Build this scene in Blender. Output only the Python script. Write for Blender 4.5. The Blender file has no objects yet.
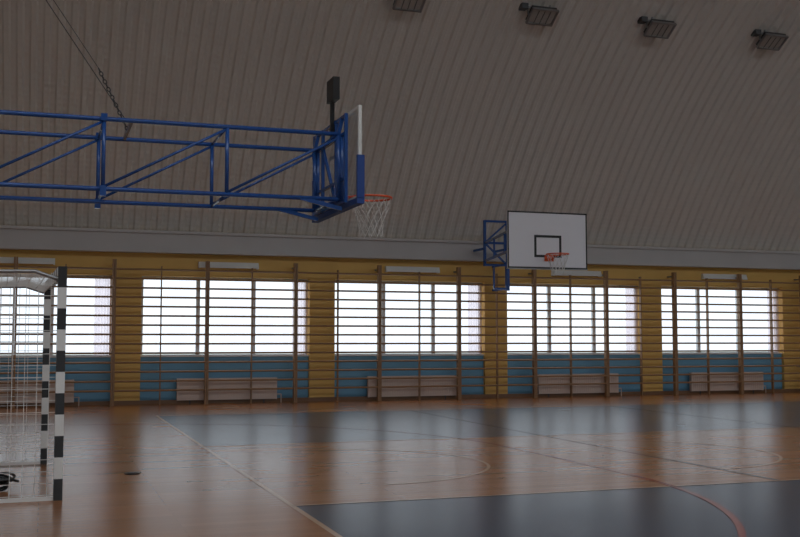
import bpy, math, random
from mathutils import Vector, Matrix
random.seed(3)
scene=bpy.context.scene
col=scene.collection
scene.view_settings.view_transform='Standard'

# ---------------------------------------------------------------- materials
def mat(name, color, rough=0.5, metal=0.0, noise=0.0, nscale=5.0, spec=0.5, bump=0.0, coat=0.0, color2=None):
    m=bpy.data.materials.new(name); m.use_nodes=True
    nt=m.node_tree; b=nt.nodes['Principled BSDF']
    b.inputs['Roughness'].default_value=rough
    b.inputs['Metallic'].default_value=metal
    b.inputs['Specular IOR Level'].default_value=spec
    b.inputs['Coat Weight'].default_value=coat
    tc=nt.nodes.new('ShaderNodeTexCoord')
    n=nt.nodes.new('ShaderNodeTexNoise'); n.inputs['Scale'].default_value=nscale; n.inputs['Detail'].default_value=4
    nt.links.new(tc.outputs['Object'],n.inputs['Vector'])
    mx=nt.nodes.new('ShaderNodeMix'); mx.data_type='RGBA'
    c2=color2 if color2 else tuple(c*(1-noise) for c in color)
    mx.inputs['A'].default_value=(*color,1); mx.inputs['B'].default_value=(*c2,1)
    nt.links.new(n.outputs['Fac'],mx.inputs['Factor'])
    nt.links.new(mx.outputs['Result'],b.inputs['Base Color'])
    if bump>0:
        bp=nt.nodes.new('ShaderNodeBump'); bp.inputs['Strength'].default_value=bump; bp.inputs['Distance'].default_value=0.02
        nt.links.new(n.outputs['Fac'],bp.inputs['Height']); nt.links.new(bp.outputs['Normal'],b.inputs['Normal'])
    return m

FSPEC=0.45
FR=0.26
def floor_mat(name, c1, c2, rough, gap=0.7):
    m=bpy.data.materials.new(name); m.use_nodes=True
    nt=m.node_tree; L=nt.links; b=nt.nodes['Principled BSDF']
    b.inputs['Specular IOR Level'].default_value=FSPEC
    tc=nt.nodes.new('ShaderNodeTexCoord')
    br=nt.nodes.new('ShaderNodeTexBrick')
    br.inputs['Scale'].default_value=1.0
    br.inputs['Brick Width'].default_value=2.2; br.inputs['Row Height'].default_value=0.14
    br.inputs['Mortar Size'].default_value=0.003
    br.inputs['Color1'].default_value=(*c1,1); br.inputs['Color2'].default_value=(*c2,1)
    br.inputs['Mortar'].default_value=(*[c*gap for c in c1],1)
    L.new(tc.outputs['Object'],br.inputs['Vector'])
    n=nt.nodes.new('ShaderNodeTexNoise'); n.inputs['Scale'].default_value=0.6; n.inputs['Detail'].default_value=2
    L.new(tc.outputs['Object'],n.inputs['Vector'])
    mx=nt.nodes.new('ShaderNodeMix'); mx.data_type='RGBA'; mx.blend_type='MULTIPLY'
    mx.inputs['Factor'].default_value=0.3
    L.new(br.outputs['Color'],mx.inputs['A'])
    L.new(n.outputs['Fac'],mx.inputs['B'])
    L.new(mx.outputs['Result'],b.inputs['Base Color'])
    mr=nt.nodes.new('ShaderNodeMapRange'); mr.inputs['To Min'].default_value=rough*0.88; mr.inputs['To Max'].default_value=rough*1.12
    L.new(n.outputs['Fac'],mr.inputs['Value']); L.new(mr.outputs['Result'],b.inputs['Roughness'])
    return m

M={}
M['yellow']=mat('yellow_paint',(0.76,0.47,0.13),0.6,noise=0.15,nscale=1.5)
M['blue_wall']=mat('blue_paint',(0.15,0.36,0.54),0.5,noise=0.15,nscale=2)
M['plain_wall']=mat('plain_wall_paint',(0.65,0.60,0.52),0.7,noise=0.1)
M['cornice']=mat('grey_painted_steel',(0.58,0.56,0.56),0.5,noise=0.15,nscale=1.2)
M['wood']=mat('varnished_bar_wood',(0.38,0.21,0.10),0.45,noise=0.4,nscale=9)
M['blue']=mat('blue_enamel',(0.028,0.10,0.35),0.2,noise=0.2)
M['blue_pad']=mat('blue_padding',(0.02,0.07,0.30),0.6,noise=0.2)
M['white']=mat('white_enamel',(0.80,0.80,0.78),0.35,noise=0.08)
M['board']=mat('white_backboard',(0.84,0.82,0.87),0.3,noise=0.04)
M['black']=mat('black_paint',(0.012,0.012,0.014),0.45,noise=0.2)
M['orange']=mat('orange_rim_paint',(0.85,0.12,0.03),0.4,noise=0.1)
M['net']=mat('white_net_cord',(0.80,0.78,0.75),0.8,noise=0.1)
M['goalnet']=mat('white_goal_net_cord',(0.80,0.78,0.75),0.8,noise=0.1)
M['rad']=mat('radiator_enamel',(0.66,0.52,0.45),0.5,noise=0.08)
M['frame']=mat('window_frame_pvc',(0.60,0.60,0.62),0.4,noise=0.05)
M['steel']=mat('galvanised_steel',(0.35,0.35,0.35),0.4,metal=0.7,noise=0.3)
M['lampglass']=mat('lamp_reflector',(0.62,0.62,0.60),0.25,metal=0.4,noise=0.2,nscale=30)
M['darkgrey']=mat('dark_grey_housing',(0.06,0.06,0.065),0.5,noise=0.2)
M['base']=mat('baseboard_wood',(0.22,0.11,0.05),0.5,noise=0.3)
M['line_t']=mat('tan_line_paint',(0.60,0.40,0.27),FR,noise=0.1,spec=FSPEC)
M['line_r']=mat('red_line_paint',(0.36,0.05,0.03),FR,noise=0.1,spec=FSPEC)
M['line_d']=mat('dark_line_paint',(0.05,0.04,0.04),FR,noise=0.1,spec=FSPEC)
M['ground']=mat('exterior_ground',(0.50,0.54,0.50),0.9,noise=0.2,nscale=0.3)
M['fl_wood']=floor_mat('floor_wood',(0.46,0.205,0.095),(0.38,0.165,0.072),FR)
M['fl_orange']=floor_mat('floor_wood_orange',(0.54,0.21,0.06),(0.46,0.175,0.05),FR)
M['fl_blue']=floor_mat('floor_blue',(0.055,0.080,0.130),(0.050,0.072,0.118),FR)

def ceiling_mat():
    m=bpy.data.materials.new('corrugated_cream_steel'); m.use_nodes=True
    nt=m.node_tree; L=nt.links; b=nt.nodes['Principled BSDF']
    tc=nt.nodes.new('ShaderNodeTexCoord')
    n=nt.nodes.new('ShaderNodeTexNoise'); n.inputs['Scale'].default_value=0.8; n.inputs['Detail'].default_value=5
    L.new(tc.outputs['Object'],n.inputs['Vector'])
    r=nt.nodes.new('ShaderNodeValToRGB')
    r.color_ramp.elements[0].color=(0.69,0.65,0.61,1); r.color_ramp.elements[1].color=(0.75,0.71,0.67,1)
    L.new(n.outputs['Fac'],r.inputs['Fac']); L.new(r.outputs['Color'],b.inputs['Base Color'])
    w=nt.nodes.new('ShaderNodeTexWave'); w.bands_direction='Z'; w.inputs['Scale'].default_value=3.0
    L.new(tc.outputs['Object'],w.inputs['Vector'])
    bp=nt.nodes.new('ShaderNodeBump'); bp.inputs['Strength'].default_value=0.5; bp.inputs['Distance'].default_value=0.015
    L.new(w.outputs['Fac'],bp.inputs['Height']); L.new(bp.outputs['Normal'],b.inputs['Normal'])
    b.inputs['Roughness'].default_value=0.6
    return m
M['ceiling']=ceiling_mat()

def glass_mat(name,tint,gl=0.05):
    m=bpy.data.materials.new(name); m.use_nodes=True
    nt=m.node_tree; nt.nodes.clear()
    o=nt.nodes.new('ShaderNodeOutputMaterial'); t=nt.nodes.new('ShaderNodeBsdfTransparent'); t.inputs['Color'].default_value=(*tint,1)
    g=nt.nodes.new('ShaderNodeBsdfGlossy'); g.inputs['Roughness'].default_value=0.03
    mx=nt.nodes.new('ShaderNodeMixShader'); mx.inputs['Fac'].default_value=gl
    nt.links.new(t.outputs[0],mx.inputs[1]); nt.links.new(g.outputs[0],mx.inputs[2]); nt.links.new(mx.outputs[0],o.inputs['Surface'])
    return m
M['glass']=glass_mat('window_glass',(0.95,0.98,1.0))
M['acrylic']=glass_mat('acrylic_board',(0.80,0.82,0.84),0.08)
def curtain_mat():
    m=bpy.data.materials.new('pale_curtain_cloth'); m.use_nodes=True
    nt=m.node_tree; nt.nodes.clear()
    o=nt.nodes.new('ShaderNodeOutputMaterial'); t=nt.nodes.new('ShaderNodeBsdfTranslucent'); t.inputs['Color'].default_value=(0.88,0.80,0.84,1)
    d=nt.nodes.new('ShaderNodeBsdfTransparent'); d.inputs['Color'].default_value=(0.92,0.84,0.88,1)
    mx=nt.nodes.new('ShaderNodeMixShader'); mx.inputs['Fac'].default_value=0.5
    nt.links.new(t.outputs[0],mx.inputs[1]); nt.links.new(d.outputs[0],mx.inputs[2]); nt.links.new(mx.outputs[0],o.inputs['Surface'])
    return m
M['curtain']=curtain_mat()

# ---------------------------------------------------------------- mesh builder
class MB:
    def __init__(s): s.v=[]; s.f=[]; s.m=[]; s.mats=[]
    def mi(s,k):
        if k not in s.mats: s.mats.append(k)
        return s.mats.index(k)
    def quad(s,pts,k):
        b=len(s.v); s.v+= [tuple(p) for p in pts]; s.f.append(tuple(range(b,b+len(pts)))); s.m.append(s.mi(k))
    def box(s,x0,x1,y0,y1,z0,z1,k,M4=None):
        b=len(s.v)
        P=[(x0,y0,z0),(x1,y0,z0),(x1,y1,z0),(x0,y1,z0),(x0,y0,z1),(x1,y0,z1),(x1,y1,z1),(x0,y1,z1)]
        if M4 is not None: P=[tuple(M4@Vector(p)) for p in P]
        s.v+=P
        for f in [(3,2,1,0),(4,5,6,7),(0,1,5,4),(1,2,6,5),(2,3,7,6),(3,0,4,7)]:
            s.f.append(tuple(b+i for i in f)); s.m.append(s.mi(k))
    def tube(s,p0,p1,r,k,n=8,r1=None,rot=0.0):
        p0=Vector(p0);p1=Vector(p1);d=(p1-p0)
        if d.length<1e-6: return
        d.normalize(); a=Vector((0,0,1)) if abs(d.z)<0.9 else Vector((1,0,0))
        u=d.cross(a).normalized(); w=d.cross(u); b=len(s.v); r1=r if r1 is None else r1
        for P,R in ((p0,r),(p1,r1)):
            for i in range(n):
                t=2*math.pi*i/n+rot; s.v.append(tuple(P+u*math.cos(t)*R+w*math.sin(t)*R))
        for i in range(n):
            j=(i+1)%n; s.f.append((b+i,b+j,b+n+j,b+n+i)); s.m.append(s.mi(k))
        s.f.append(tuple(b+i for i in range(n))[::-1]); s.m.append(s.mi(k))
        s.f.append(tuple(b+n+i for i in range(n))); s.m.append(s.mi(k))
    def beam(s,p0,p1,w,k): s.tube(p0,p1,w*0.7071,k,4,rot=math.pi/4)
    def pipe(s,p0,p1,w,k): s.tube(p0,p1,w*0.5,k,14)
    def path(s,pts,r,k,n=8,closed=False):
        P=list(pts)+([pts[0]] if closed else [])
        for a,b in zip(P[:-1],P[1:]): s.tube(a,b,r,k,n)
    def ring(s,c,R,r,k,ax='z',n=28,m=8,sq=1.0,rotz=None):
        pts=[]
        for i in range(n):
            t=2*math.pi*i/n; a=R*math.cos(t); b=R*sq*math.sin(t)
            v={'z':Vector((a,b,0)),'x':Vector((0,a,b)),'y':Vector((a,0,b))}[ax]
            if rotz is not None: v=rotz@v
            pts.append(Vector(c)+v)
        s.path(pts,r,k,m,True)
    def obj(s,name,parent=None,smooth=False,xf=None):
        if xf is not None: s.v=[tuple(xf@Vector(p)) for p in s.v]
        me=bpy.data.meshes.new(name); me.from_pydata(s.v,[],s.f); 
        for k in s.mats: me.materials.append(M[k])
        me.polygons.foreach_set('material_index',s.m); me.update()
        o=bpy.data.objects.new(name,me); col.objects.link(o)
        if smooth:
            me.polygons.foreach_set('use_smooth',[len(p.vertices)==4 for p in me.polygons])
        if parent: o.parent=parent
        return o
def empty(name,loc=(0,0,0)):
    e=bpy.data.objects.new(name,None); col.objects.link(e); e.empty_display_size=0.2; return e
def portal(loc,rot,sx,sy,parent):
    l=bpy.data.lights.new('portal','AREA'); l.shape='RECTANGLE'; l.size=sx; l.size_y=sy
    l.cycles.is_portal=True
    lo=bpy.data.objects.new('portal',l); col.objects.link(lo); lo.location=loc; lo.rotation_euler=rot; lo.parent=parent

# ---------------------------------------------------------------- dimensions
YW=25.2; YS=-4.0; XL=-8.0; XR=35.0
ZS,ZT=1.10,3.01          # sill / lintel
P0,PS,PW=1.54,4.68,0.64  # pillar edge, spacing, width
edges=[P0+PS*k for k in range(-2,8)]   # -7.82 .. 34.3

# floor : zoned mesh
mb=MB()
xs=[XL-0.4,2.18,XR+0.4]; ys=[YS-0.4,3.1,9.44,15.05,21.4,YW+0.4]
for i in range(2):
    for j in range(5):
        if i==0: k='fl_wood' if j<4 else 'fl_orange'
        else: k={0:'fl_orange',1:'fl_blue',2:'fl_wood',3:'fl_blue',4:'fl_orange'}[j]
        mb.quad([(xs[i],ys[j],0),(xs[i+1],ys[j],0),(xs[i+1],ys[j+1],0),(xs[i],ys[j+1],0)],k)
mb.obj('floor')

# court markings (painted lines, thin)
mb=MB(); Z=0.003
def line(x0,y0,x1,y1,w,k):
    d=Vector((x1-x0,y1-y0,0)).normalized(); n=Vector((-d.y,d.x,0))*w/2
    mb.quad([Vector((x0,y0,Z))-n,Vector((x1,y1,Z))-n,Vector((x1,y1,Z))+n,Vector((x0,y0,Z))+n],k)
def arc(cx,cy,R,a0,a1,w,k,n=40):
    for i in range(n):
        t0=math.radians(a0+(a1-a0)*i/n); t1=math.radians(a0+(a1-a0)*(i+1)/n)
        line(cx+R*math.cos(t0),cy+R*math.sin(t0),cx+R*math.cos(t1),cy+R*math.sin(t1),w,k)
line(2.18,3.1,2.18,21.4,0.05,'line_t')
line(2.18,21.4,34,21.4,0.05,'line_t')
line(2.18,9.44,34,9.44,0.04,'line_t')
line(2.18,15.05,34,15.05,0.04,'line_t')
line(7.5,9.44,7.5,21.4,0.05,'line_d')
arc(0.25,10.4,6,-90,0,0.06,'line_r'); line(6.25,10.4,6.25,13.6,0.05,'line_r'); arc(0.25,13.6,6,0,90,0.05,'line_r')
arc(3.4,12.3,1.8,-90,90,0.04,'line_t')
arc(7.5,12.3,1.8,-90,90,0.04,'line_t')
arc(18.6,12.3,1.8,0,360,0.05,'line_t')
line(18.6,3.1,18.6,21.4,0.05,'line_t')
line(12.3,3.1,12.3,21.4,0.05,'line_d')
mb.obj('court_markings')

# long walls with window openings
def longwall(name,yi,sgn,dado):
    mb=MB(); yo=yi+sgn*0.4
    def B(x0,x1,d0,z0,z1,k):
        a,b=sorted((yi+sgn*d0,yo)); mb.box(x0,x1,a,b,z0,z1,k)
    for i,e in enumerate(edges):
        B(e,e+PW,0,0,3.56,'yellow')
        if i<len(edges)-1:
            B(e+PW,edges[i+1],0.10,0,ZS,dado)
            B(e+PW,edges[i+1],0.0,ZT,3.56,'yellow')
    B(XL-0.4,edges[0],0,0,3.56,'yellow'); B(edges[-1]+PW,XR+0.4,0,0,3.56,'yellow')
    B(XL-0.4,XR+0.4,0,3.56,4.05,'yellow')
    return mb.obj(name)
longwall('wall_north',YW,1,'blue_wall')
longwall('wall_south',YS,-1,'blue_wall')

# arch profile
AC=(YW+YS)/2; HS=(YW-YS)/2+0.2; RISE=8.0; RR=(HS*HS+RISE*RISE)/(2*RISE); ZC=3.9+RISE-RR
def arcz(y): return ZC+math.sqrt(max(0,RR*RR-(y-AC)**2))
amax=math.asin(HS/RR)
mb=MB(); NA=56; per=0.26; dep=0.05
ADDED_SKY=(16,21)   # arc rows left open for the added, out-of-view skylight strip
prof=[]; x=XL-0.4
while x<XR+0.4:
    prof+= [(x,0),(x+per*0.35,0),(x+per*0.5,dep),(x+per*0.85,dep)]; x+=per
prof.append((x,0))
for j in range(NA+1):
    a=-amax+2*amax*j/NA
    mb.v+=[(px,AC+(RR+dp)*math.sin(a),ZC+(RR+dp)*math.cos(a)) for px,dp in prof]
n=len(prof)
def inbay(x):
    if x<-5 or x>32: return False
    return ((x+5)%4.68)<3.9
for j in range(NA):
    for i in range(n-1):
        if ADDED_SKY[0]<=j<ADDED_SKY[1] and inbay(prof[i][0]): continue
        mb.f.append((j*n+i,(j+1)*n+i,(j+1)*n+i+1,j*n+i+1))
mi=mb.mi('ceiling'); mb.m=[mi]*len(mb.f)
mb.obj('ceiling')
# unseen rooflights, added to bring more daylight into the hall
a0=-amax+2*amax*ADDED_SKY[0]/NA; a1=-amax+2*amax*ADDED_SKY[1]/NA
def ap(a,r): return (AC+r*math.sin(a),ZC+r*math.cos(a))
k=0; 
while -5+4.68*k+3.9<32.5:
    xa=-5-0.15+4.68*k; xb=xa+3.9+0.45
    mb=MB(); N=5
    for q in range(N):
        p=ap(a0+(a1-a0)*q/N,RR+0.12); r=ap(a0+(a1-a0)*(q+1)/N,RR+0.12)
        mb.quad([(xa,*p),(xb,*p),(xb,*r),(xa,*r)],'glass')
        for xx in (xa,xb): mb.beam((xx,*p),(xx,*r),0.1,'frame')
    for a in (a0,a1): mb.beam((xa,*ap(a,RR+0.06)),(xb,*ap(a,RR+0.06)),0.14,'frame')
    SE=mb.obj('window_%d'%(19+k))
    am=(a0+a1)/2
    portal(((xa+xb)/2,*ap(am,RR+0.2)),(-am,0,0),xb-xa,RR*(a1-a0),SE)
    k+=1

# end walls
def endwall(name,x0,x1):
    mb=MB(); pts=[(YS-0.4,0)]
    for j in range(41):
        a=-amax+2*amax*j/40; pts.append((AC+(RR+0.06)*math.sin(a),ZC+(RR+0.06)*math.cos(a)))
    pts.append((YW+0.4,0))
    mb.quad([(x0,y,z) for y,z in pts],'plain_wall'); mb.quad([(x1,y,z) for y,z in pts],'plain_wall')
    for a,b in zip(pts,pts[1:]+pts[:1]): mb.quad([(x0,*a),(x1,*a),(x1,*b),(x0,*b)],'plain_wall')
    mb.obj(name)
endwall('wall_west',XL-0.3,XL); endwall('wall_east',XR,XR+0.3)

# cornices
for nm,y0,y1,s in (('trim_1',YW-0.22,YW,1),('trim_2',YS,YS+0.22,-1)):
    mb=MB(); mb.box(XL,XR,y0,y1,3.60,4.0,'cornice')
    yy=y0-0.05 if s>0 else y1+0.05
    a,b=sorted((yy,(y1 if s>0 else y0)))
    mb.box(XL,XR,a,b,3.54,3.61,'cornice'); mb.box(XL,XR,a,b,3.99,4.06,'cornice')
    mb.obj(nm)
mb=MB(); mb.box(XL,XR,YW-0.03,YW-0.001,0.001,0.10,'base'); mb.obj('baseboard_north')
mb=MB(); mb.box(XL,XR,YS+0.001,YS+0.03,0.001,0.10,'base'); mb.obj('baseboard_south')

# windows
wi=1
for (yi,sgn) in ((YW,1),(YS,-1)):
    for i in range(len(edges)-1):
        x0=edges[i]+PW; x1=edges[i+1]; mb=MB()
        ya,yb=sorted((yi+sgn*0.22,yi+sgn*0.30)); yc=(ya+yb)/2
        t=0.06
        mb.box(x0,x1,ya,yb,ZS,ZS+t,'frame'); mb.box(x0,x1,ya,yb,ZT-t,ZT,'frame')
        mb.box(x0,x0+t,ya,yb,ZS+t,ZT-t,'frame'); mb.box(x1-t,x1,ya,yb,ZS+t,ZT-t,'frame')
        for q in (1/3,2/3):
            xm=x0+(x1-x0)*q; mb.box(xm-0.045,xm+0.045,ya,yb,ZS+t,ZT-t,'frame')
        mb.quad([(x0+t,yc,ZS+t),(x1-t,yc,ZS+t),(x1-t,yc,ZT-t),(x0+t,yc,ZT-t)],'glass')
        a,b=sorted((yi+sgn*0.06,yi+sgn*0.22)); mb.box(x0,x1,a,b,ZS-0.0,ZS+0.03,'frame')
        wo=mb.obj('window_%d'%wi); wi+=1
        portal(((x0+x1)/2,yi+sgn*0.39,(ZS+ZT)/2),(math.radians(-90 if sgn>0 else 90),0,0),x1-x0,ZT-ZS,wo)
        if sgn>0:
            mb=MB(); N=24; w=0.38
            pts=[(x1-0.03-w+w*j/N, YW+0.15+0.025*math.sin(j*1.5)) for j in range(N+1)]
            for a,b in zip(pts,pts[1:]): mb.quad([(*a,ZS+0.05),(*b,ZS+0.05),(*b,ZT-0.03),(*a,ZT-0.03)],'curtain')
            mb.tube((x1-0.6,YW+0.15,ZT-0.03),(x1-0.001,YW+0.15,ZT-0.03),0.012,'steel')
            mb.obj('curtain',smooth=True)
            # radiator
            c=(x0+x1)/2; mb=MB()
            ra,rb=c-1.18,c+1.18; y1=YW-0.035; y0=YW-0.14
            mb.box(ra,rb,y0,y0+0.02,0.09,0.60,'rad'); mb.box(ra,rb,y1-0.02,y1,0.09,0.60,'rad')
            nf=36
            for j in range(nf):
                xx=ra+0.03+(rb-ra-0.06)*(j+0.5)/nf
                mb.box(xx-0.014,xx+0.014,y0-0.012,y0,0.13,0.56,'rad')
            mb.box(ra-0.01,ra,y0,y1,0.08,0.60,'rad'); mb.box(rb,rb+0.01,y0,y1,0.08,0.60,'rad')
            for j in range(30):   # top grille slats
                xx=ra+(rb-ra)*(j+0.5)/30; mb.box(xx-0.02,xx+0.02,y0+0.02,y1-0.02,0.585,0.595,'rad')
            mb.tube((rb+0.01,(y0+y1)/2,0.2),(rb+0.12,(y0+y1)/2,0.2),0.012,'rad'); mb.tube((rb+0.12,(y0+y1)/2,0.0),(rb+0.12,(y0+y1)/2,0.2),0.012,'rad')
            for xx in (ra+0.3,rb-0.3): mb.box(xx-0.012,xx+0.012,y0+0.04,y1-0.04,0.0,0.5,'darkgrey')
            mb.obj('radiator')
            # fluorescent batten above window
            mb=MB(); mb.box(c-0.72,c+0.72,YW-0.10,YW-0.002,3.27,3.36,'white')
            mb.quad([(c-0.72,YW-0.16,3.22),(c+0.72,YW-0.16,3.22),(c+0.72,YW-0.10,3.36),(c-0.72,YW-0.10,3.36)],'white')
            mb.tube((c-0.66,YW-0.08,3.24),(c+0.66,YW-0.08,3.24),0.018,'white')
            for s in (-1,1): mb.box(c+s*0.70-0.02,c+s*0.70+0.02,YW-0.12,YW-0.002,3.21,3.28,'white')
            mb.obj('fluorescent_lamp')

# stall bars
U=2.13; x=1.54-U*2
while x<24:
    mb=MB(); y0=YW-0.34; y1=YW-0.22
    a,b=x+0.004,x+U-0.004
    for xa,xb in ((a,a+0.04),(b-0.04,b)):
        mb.box(xa,xb,y0,y1,0.0,3.36,'wood')
    xm=(a+b)/2; mb.box(xm-0.013,xm+0.013,y0+0.03,y1,0.0,3.22,'wood')
    for j in range(14):
        z=0.34+j*0.215
        mb.tube((a+0.02,y0+0.03,z),(b-0.02,y0+0.03,z),0.023,'wood',8)
    for xa in (a+0.02,b-0.02):
        for z in (0.75,3.25): mb.box(xa-0.012,xa+0.012,y1,YW-0.001,z-0.02,z+0.02,'steel')
    mb.obj('stall_bars'); x+=U

# floodlights on the vault
for xx in (7.2,10.3,13.3,16.4,19.5):
    yy=20.55; zz=arcz(yy)+0.05; hz=zz-0.24
    e=empty('floodlight')
    mb=MB()
    T=Matrix.Translation((xx,yy,hz))@Matrix.Rotation(math.radians(-32),4,'X')
    mb.box(-0.30,0.30,-0.20,0.20,-0.02,0.08,'darkgrey',T)
    mb.box(-0.18,0.18,-0.12,0.12,0.08,0.15,'darkgrey',T)
    mb.obj('housing',e)
    mb=MB()
    for q in ((-0.32,-0.28,-0.22,0.22),(0.28,0.32,-0.22,0.22),(-0.28,0.28,-0.22,-0.18),(-0.28,0.28,0.18,0.22)):
        mb.box(*q,-0.06,-0.0,'steel',T)
    for j in range(1,4): mb.box(-0.28+0.14*j-0.006,-0.28+0.14*j+0.006,-0.18,0.18,-0.05,-0.04,'darkgrey',T)
    mb.obj('front_frame',e)
    mb=MB(); mb.box(-0.28,0.28,-0.18,0.18,-0.032,-0.021,'lampglass',T); mb.obj('reflector',e)
    mb=MB()
    for s in (-1,1):
        mb.beam((xx+s*0.335,yy,hz),(xx+s*0.335,yy+0.02,zz-0.06),0.03,'steel')
    mb.beam((xx-0.35,yy+0.02,zz-0.06),(xx+0.35,yy+0.02,zz-0.06),0.03,'steel')
    mb.beam((xx-0.2,yy,zz-0.08),(xx-0.2,yy,zz+0.02),0.03,'steel'); mb.beam((xx+0.2,yy,zz-0.08),(xx+0.2,yy,zz+0.02),0.03,'steel')
    mb.box(xx-0.52,xx-0.37,yy-0.1,yy+0.1,zz-0.14,zz-0.02,'darkgrey')
    mb.obj('bracket',e)

# hoop net + rim
def rim_net(parent,c,d):
    c=Vector(c); d=Vector(d)
    mb=MB(); mb.ring(c,0.228,0.012,'orange',n=32)
    s=Vector((-d.y,d.x,0))
    b=c-d*0.38
    for k in (-1,1):
        mb.tube(b+s*0.07*k+Vector((0,0,-0.01)),c+(-d*0.19+s*0.125*k)+Vector((0,0,-0.01)),0.009,'orange')
        mb.tube(b+s*0.05*k+Vector((0,0,-0.09)),c+(-d*0.20+s*0.10*k)+Vector((0,0,-0.012)),0.008,'orange')
    p=b+Vector((0,0,-0.05)); e1=s*0.10
    ex=abs(e1.x)+abs(d.x)*0.01; ey=abs(e1.y)+abs(d.y)*0.01
    mb.box(p.x-ex,p.x+ex,p.y-ey,p.y+ey,p.z-0.07,p.z+0.06,'orange')
    mb.obj('rim',parent)
    mb=MB(); N=12; lev=[(0,0.222),(0.09,0.20),(0.18,0.165),(0.27,0.14),(0.35,0.13),(0.42,0.135)]
    for l in range(len(lev)-1):
        for i in range(N):
            for sg in (-0.5,0.5):
                a0=2*math.pi*(i+(0.5 if l%2 else 0))/N; a1=a0+2*math.pi*sg/N
                z0,r0=lev[l]; z1,r1=lev[l+1]
                mb.tube(c+Vector((r0*math.cos(a0),r0*math.sin(a0),-z0-0.01)),c+Vector((r1*math.cos(a1),r1*math.sin(a1),-z1-0.01)),0.0035,'net',5)
    mb.obj('net',parent)

# ---------------- near hoop on long boom truss
H=empty('basketball_hoop')
Yn,Yf=10.4,11.4; zt,zb=3.63,2.95; XE=2.86
mb=MB()
st=[0.52+1.19*k for k in range(-7,3)]
st=[s_ for s_ in st if s_>XL+0.1]+[XE]
X0=XL+0.002
for y in (Yn,Yf):
    for z in (zt,zb): mb.pipe((X0,y,z),(XE,y,z),0.046,'blue')
    for s_ in st: mb.pipe((s_,y,zb),(s_,y,zt),0.04,'blue')
    for a,b in zip(st[:-1],st[1:]): mb.pipe((a+0.02,y,zb+0.03),(b-0.02,y,zt-0.03),0.028,'blue')
for s_ in st:
    for z in (zt,zb): mb.pipe((s_,Yn,z),(s_,Yf,z),0.028,'blue')
mb.obj('boom_truss',H,smooth=True)
mb=MB()
for y in (Yn,Yf):
    mb.box(0.49,0.55,y-0.03,y+0.03,zt-0.02,zt+0.05,'blue'); mb.box(0.49,0.55,y-0.035,y+0.035,zb-0.07,zb+0.03,'blue')
mb.pipe((X0,10.9,zb-0.06),(0.56,10.9,zb-0.06),0.04,'blue')
mb.obj('hinge_plates',H)
mb=MB()
for y in (10.25,10.62,11.18,11.55):
    mb.beam((2.90,y,2.90),(2.90,y,3.82),0.034,'blue')
for z in (2.92,3.15,3.62,3.80): mb.beam((2.90,10.25,z),(2.90,11.55,z),0.03,'blue')
for y in (Yn,Yf):
    mb.beam((2.45,y,zb),(2.90,y,2.85),0.04,'blue'); mb.beam((XE,y,zt),(2.90,y,3.8),0.04,'blue')
mb.beam((2.9,10.62,2.92),(2.9,11.18,3.62),0.03,'blue')
mb.obj('head_frame',H)
mb=MB()
bx=2.98; ya,yb,za,zb2=10.0,11.8,2.92,3.86
mb.quad([(bx,ya,za),(bx,yb,za),(bx,yb,zb2),(bx,ya,zb2)],'acrylic')
for q in ((ya,ya+0.03,za,zb2),(yb-0.03,yb,za,zb2),(ya+0.03,yb-0.03,za,za+0.03),(ya+0.03,yb-0.03,zb2-0.03,zb2)):
    mb.box(bx-0.02,bx+0.015,*q,'white')
for q in ((10.6,11.2,3.48,3.52),(10.6,11.2,3.06,3.10),(10.6,10.64,3.10,3.48),(11.16,11.2,3.10,3.48)):
    mb.box(bx+0.001,bx+0.006,*q,'white')
mb.obj('backboard',H)
mb=MB()
mb.box(bx-0.04,bx+0.035,ya-0.03,yb+0.03,za-0.06,za,'blue_pad')
for y0,y1 in ((ya-0.035,ya+0.0),(yb-0.0,yb+0.035)): mb.box(bx-0.04,bx+0.035,y0,y1,za,za+0.43,'blue_pad')
mb.obj('edge_padding',H)
rim_net(H,(3.37,10.9,3.05),(1,0,0))
mb=MB()
mb.beam((2.87,10.68,3.6),(2.87,10.68,4.05),0.04,'black')
mb.box(2.84,2.91,10.53,10.80,4.03,4.27,'black'); 
mb.obj('shot_clock',H)
mb=MB()
ddr=Vector((-0.82,0,1.2)).normalized()
p0=Vector((0.72,10.45,zt+0.02)); mb.tube(p0,p0+ddr*((arcz(10.45)-p0.z)/ddr.z),0.005,'darkgrey',6)
p0=Vector((0.78,10.9,zt+0.0)); p1=Vector((0.48,10.9,4.25)); nl=16
for i in range(nl):
    c=p0.lerp(p1,(i+0.5)/nl); dr=(p1-p0).normalized()
    q=dr.to_track_quat('X','Z').to_matrix()
    mb.ring(c,0.026,0.006,'darkgrey',ax='z' if i%2 else 'y',n=10,m=5,sq=0.6,rotz=q)
p2=p1+ddr*((arcz(10.9)-p1.z)/ddr.z)
mb.tube(p1,p2,0.004,'darkgrey',6)
mb.beam((0.78,Yn,zt),(0.78,Yf,zt),0.03,'blue')
mb.obj('suspension_cables',H)

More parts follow.
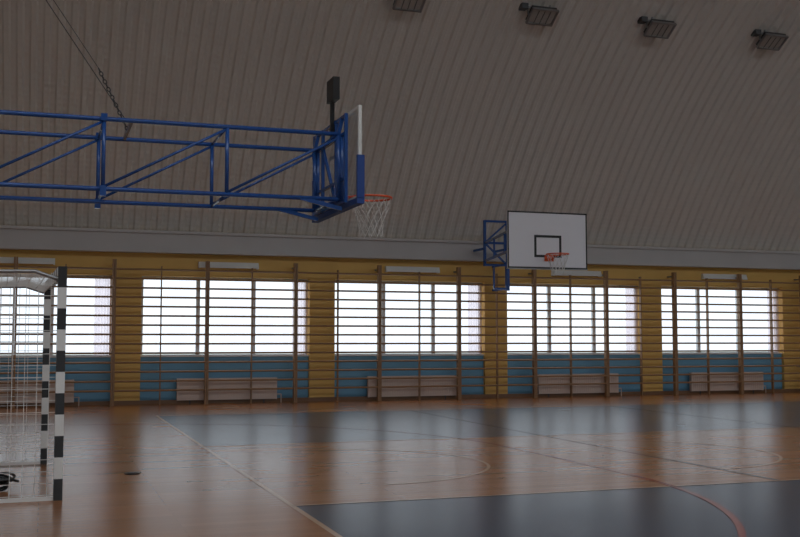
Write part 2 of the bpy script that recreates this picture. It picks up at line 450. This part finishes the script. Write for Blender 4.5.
# ---------------- far hoop
H2=empty('basketball_hoop.001')
bx0,bx1,by,bz0,bz1=8.93,10.75,19.46,2.97,4.14
mb=MB()
mb.box(bx0,bx1,by,by+0.03,bz0,bz1,'board')
def fr(x0,x1,z0,z1,w,k,dy):
    for q in ((x0,x1,z0,z0+w),(x0,x1,z1-w,z1),(x0,x0+w,z0+w,z1-w),(x1-w,x1,z0+w,z1-w)):
        mb.box(q[0],q[1],by-dy,by+0.0,q[2],q[3],k)
fr(bx0,bx1,bz0,bz1,0.03,'black',0.004); fr(9.53,10.15,3.20,3.66,0.05,'black',0.004)
mb.box(bx0-0.01,bx1+0.01,by-0.006,by+0.04,bz0-0.02,bz0-0.0,'steel')
mb.obj('backboard',H2)
rim_net(H2,(9.86,by-0.39,3.24),(0,-1,0))
mb=MB()
yb=by+0.08
for x in (9.45,10.21): mb.beam((x,yb,3.0),(x,yb,4.0),0.05,'blue')
for z in (3.05,3.5,3.95): mb.beam((9.2,yb,z),(10.45,yb,z),0.045,'blue')
mb.obj('board_frame',H2)
mb=MB(); fy=24.3; fa,fb=10.52,11.14
for x in (fa,fb): mb.beam((x,fy,3.36),(x,fy,4.52),0.06,'blue')
for z in (3.39,3.95,4.50): mb.beam((fa,fy,z),(fb,fy,z),0.055,'blue')
mb.beam((fa,fy,3.95),(fb,fy,4.48),0.04,'blue'); mb.beam((fa,fy,3.95),(fb,fy,3.39),0.04,'blue')
mb.beam((fb,fy,2.75),(fb,fy,3.36),0.09,'blue'); mb.beam((fa+0.25,fy,2.8),(fb,fy,2.8),0.05,'blue')
mb.beam((fa+0.25,fy,2.8),(fa+0.25,fy,3.39),0.04,'blue')
for z in (2.8,3.42): mb.beam((fb,fy,z),(fb,YW,z),0.06,'blue')
for x in (fa,fb): mb.beam((x,fy,3.8),(x,YW-0.22,3.8),0.06,'blue')
mb.obj('wall_bracket',H2)
mb=MB()
for z in (3.5,3.95): 
    mb.beam((fa+0.02,fy,z),(9.45,yb,z),0.05,'blue'); mb.beam((fb,fy,z),(10.21,yb,z),0.05,'blue')
for x0,x1 in ((fa,9.45),(fb,10.21)):
    for q in (0.25,0.5,0.75):
        X=x0+(x1-x0)*q; Y=fy+(yb-fy)*q; mb.beam((X,Y,3.5),(X,Y,3.95),0.035,'blue')
mb.obj('support_arms',H2)

# ---------------- handball goal
G=empty('handball_goal'); gx,gy0,gy1,gh=0.17,10.5,13.6,2.2
NR=0.0034
XF=Matrix.Translation((gx,gy0,0))@Matrix.Rotation(math.radians(2.2),4,'Z')@Matrix.Translation((-gx,-gy0,0))
mb=MB()
for y in (gy0,gy1):
    nb=11
    for i in range(nb):
        z0=gh*i/nb; mb.box(gx-0.04,gx+0.04,y-0.04,y+0.04,z0,gh*(i+1)/nb,'black' if i%2==0 else 'white')
nb=15
for i in range(nb):
    a=gy0+0.04+(gy1-gy0-0.08)*i/nb; b=gy0+0.04+(gy1-gy0-0.08)*(i+1)/nb
    mb.box(gx-0.04,gx+0.04,a,b,gh-0.08,gh,'white' if i%2==0 else 'black')
mb.obj('posts_and_crossbar',G,xf=XF)
def side(y):
    pts=[Vector((gx-0.04,y,gh-0.12))]
    pts+=[Vector((gx-0.25,y,gh-0.05)),Vector((gx-0.70,y,gh-0.06))]
    for i in range(1,7):
        t=math.radians(15*i); pts.append(Vector((gx-0.70-0.25*math.sin(t),y,gh-0.31+0.25*math.cos(t))))
    pts.append(Vector((gx-1.15,y,0.02)))
    return pts
mb=MB()
for y in (gy0,gy1):
    mb.path(side(y),0.018,'steel',8)
    mb.box(gx-1.17,gx-0.04,y-0.02,y+0.02,0.0,0.035,'white')
mb.box(gx-1.17,gx-1.13,gy0,gy1,0.0,0.035,'white')
mb.obj('net_frame',G,xf=XF)
mb=MB()
sp=side(0); L=[0]
for a,b in zip(sp[:-1],sp[1:]): L.append(L[-1]+(b-a).length)
def at(t):
    t=max(0,min(L[-1],t))
    for i in range(len(L)-1):
        if t<=L[i+1]: return sp[i].lerp(sp[i+1],(t-L[i])/(L[i+1]-L[i]))
    return sp[-1]
stp=0.11; nt_=int(L[-1]/stp)
def P(i,y,f):
    p=at(i*L[-1]/nt_); sag=0.06*math.sin(math.pi*i/nt_)
    return Vector((p.x,y,max(0.02,p.z-sag*f)))
for i in range(nt_+1):
    ny=14; prev=None
    for j in range(ny+1):
        q=P(i,gy0+(gy1-gy0)*j/ny,math.sin(math.pi*j/ny))
        if prev: mb.tube(prev,q,NR,'goalnet',3)
        prev=q
ny=28
for j in range(ny+1):
    prev=None
    for i in range(nt_+1):
        q=P(i,gy0+(gy1-gy0)*j/ny,math.sin(math.pi*j/ny))
        if prev: mb.tube(prev,q,NR,'goalnet',3)
        prev=q
def backx(z):
    if z<gh-0.31: return gx-1.15+0.2*(z/(gh-0.31))
    return gx-0.70-0.25*math.sqrt(max(0,1-((z-(gh-0.31))/0.25)**2))
for y in (gy0,gy1):
    z=0.05
    while z<gh-0.08:
        xb=backx(z); mb.tube((gx-0.04,y,z),(xb,y,z),NR,'goalnet',3); z+=0.11
    x=gx-0.1
    while x>gx-1.1:
        zt_=gh-0.06
        if x<gx-0.95: zt_=(x-(gx-1.15))/0.2*(gh-0.31)
        elif x<gx-0.70: zt_=gh-0.31+0.25*math.sqrt(max(0,1-((gx-0.70-x)/0.25)**2))
        mb.tube((x,y,0.02),(x,y,zt_),NR,'goalnet',3); x-=0.11
mb.obj('goal_net',G,xf=XF)

# coiled black rope on floor by the goal
mb=MB()
for i in range(7):
    cx=-0.42+random.uniform(-0.06,0.06); cy=11.35+random.uniform(-0.08,0.08); R=random.uniform(0.10,0.2)
    pts=[]
    for k in range(24):
        t=2*math.pi*k/24
        pts.append(Vector((cx+R*math.cos(t)*1.1,cy+R*math.sin(t),0.015+i*0.016+0.02*(1+math.sin(t*2+i)))))
    mb.path(pts,0.013,'black',6,True)
mb.obj('coiled_rope')
mb=MB(); mb.tube((0.99,12.26,0.0),(0.99,12.26,0.012),0.085,'black',24); mb.tube((0.99,12.26,0.012),(0.99,12.26,0.018),0.05,'darkgrey',20); mb.obj('floor_socket_cover')

# exterior ground
mb=MB(); mb.quad([(-120,YW+0.41,-0.3),(160,YW+0.41,-0.3),(160,160,-0.3),(-120,160,-0.3)],'ground')
mb.quad([(-120,YS-0.41,-0.3),(-120,-160,-0.3),(160,-160,-0.3),(160,YS-0.41,-0.3)],'ground')
mb.obj('ground')

# world : overcast sky, brighter towards zenith and to the (hazy sun) south side
w=bpy.data.worlds.new('overcast_sky'); scene.world=w; w.use_nodes=True
nt=w.node_tree; bg=nt.nodes['Background']
tc=nt.nodes.new('ShaderNodeTexCoord'); sx=nt.nodes.new('ShaderNodeSeparateXYZ'); nt.links.new(tc.outputs['Generated'],sx.inputs[0])
rp=nt.nodes.new('ShaderNodeValToRGB'); nt.links.new(sx.outputs['Z'],rp.inputs['Fac'])
rp.color_ramp.elements[0].color=(0.86,0.93,1.0,1); rp.color_ramp.elements[1].color=(0.96,0.98,1.0,1)
nt.links.new(rp.outputs['Color'],bg.inputs['Color'])
def mr(out,a,b,c,d):
    m=nt.nodes.new('ShaderNodeMapRange'); m.inputs['From Min'].default_value=a; m.inputs['From Max'].default_value=b
    m.inputs['To Min'].default_value=c; m.inputs['To Max'].default_value=d; nt.links.new(out,m.inputs['Value']); return m.outputs['Result']
s1=mr(sx.outputs['Z'],0,1,0,0.9)
s2=mr(sx.outputs['Y'],0.3,-0.8,0,1.7)
ad=nt.nodes.new('ShaderNodeMath'); nt.links.new(s1,ad.inputs[0]); nt.links.new(s2,ad.inputs[1])
a2=nt.nodes.new('ShaderNodeMath'); nt.links.new(ad.outputs[0],a2.inputs[0]); a2.inputs[1].default_value=1.4
nt.links.new(a2.outputs[0],bg.inputs['Strength'])

# camera
cd=bpy.data.cameras.new('camera'); cd.sensor_width=36; cd.lens=1050/800*36; cd.clip_end=500
co=bpy.data.objects.new('camera',cd); col.objects.link(co); co.location=(0,0,1.5)
co.rotation_euler=(math.radians(93.9),0,math.radians(-18.78)); scene.camera=co
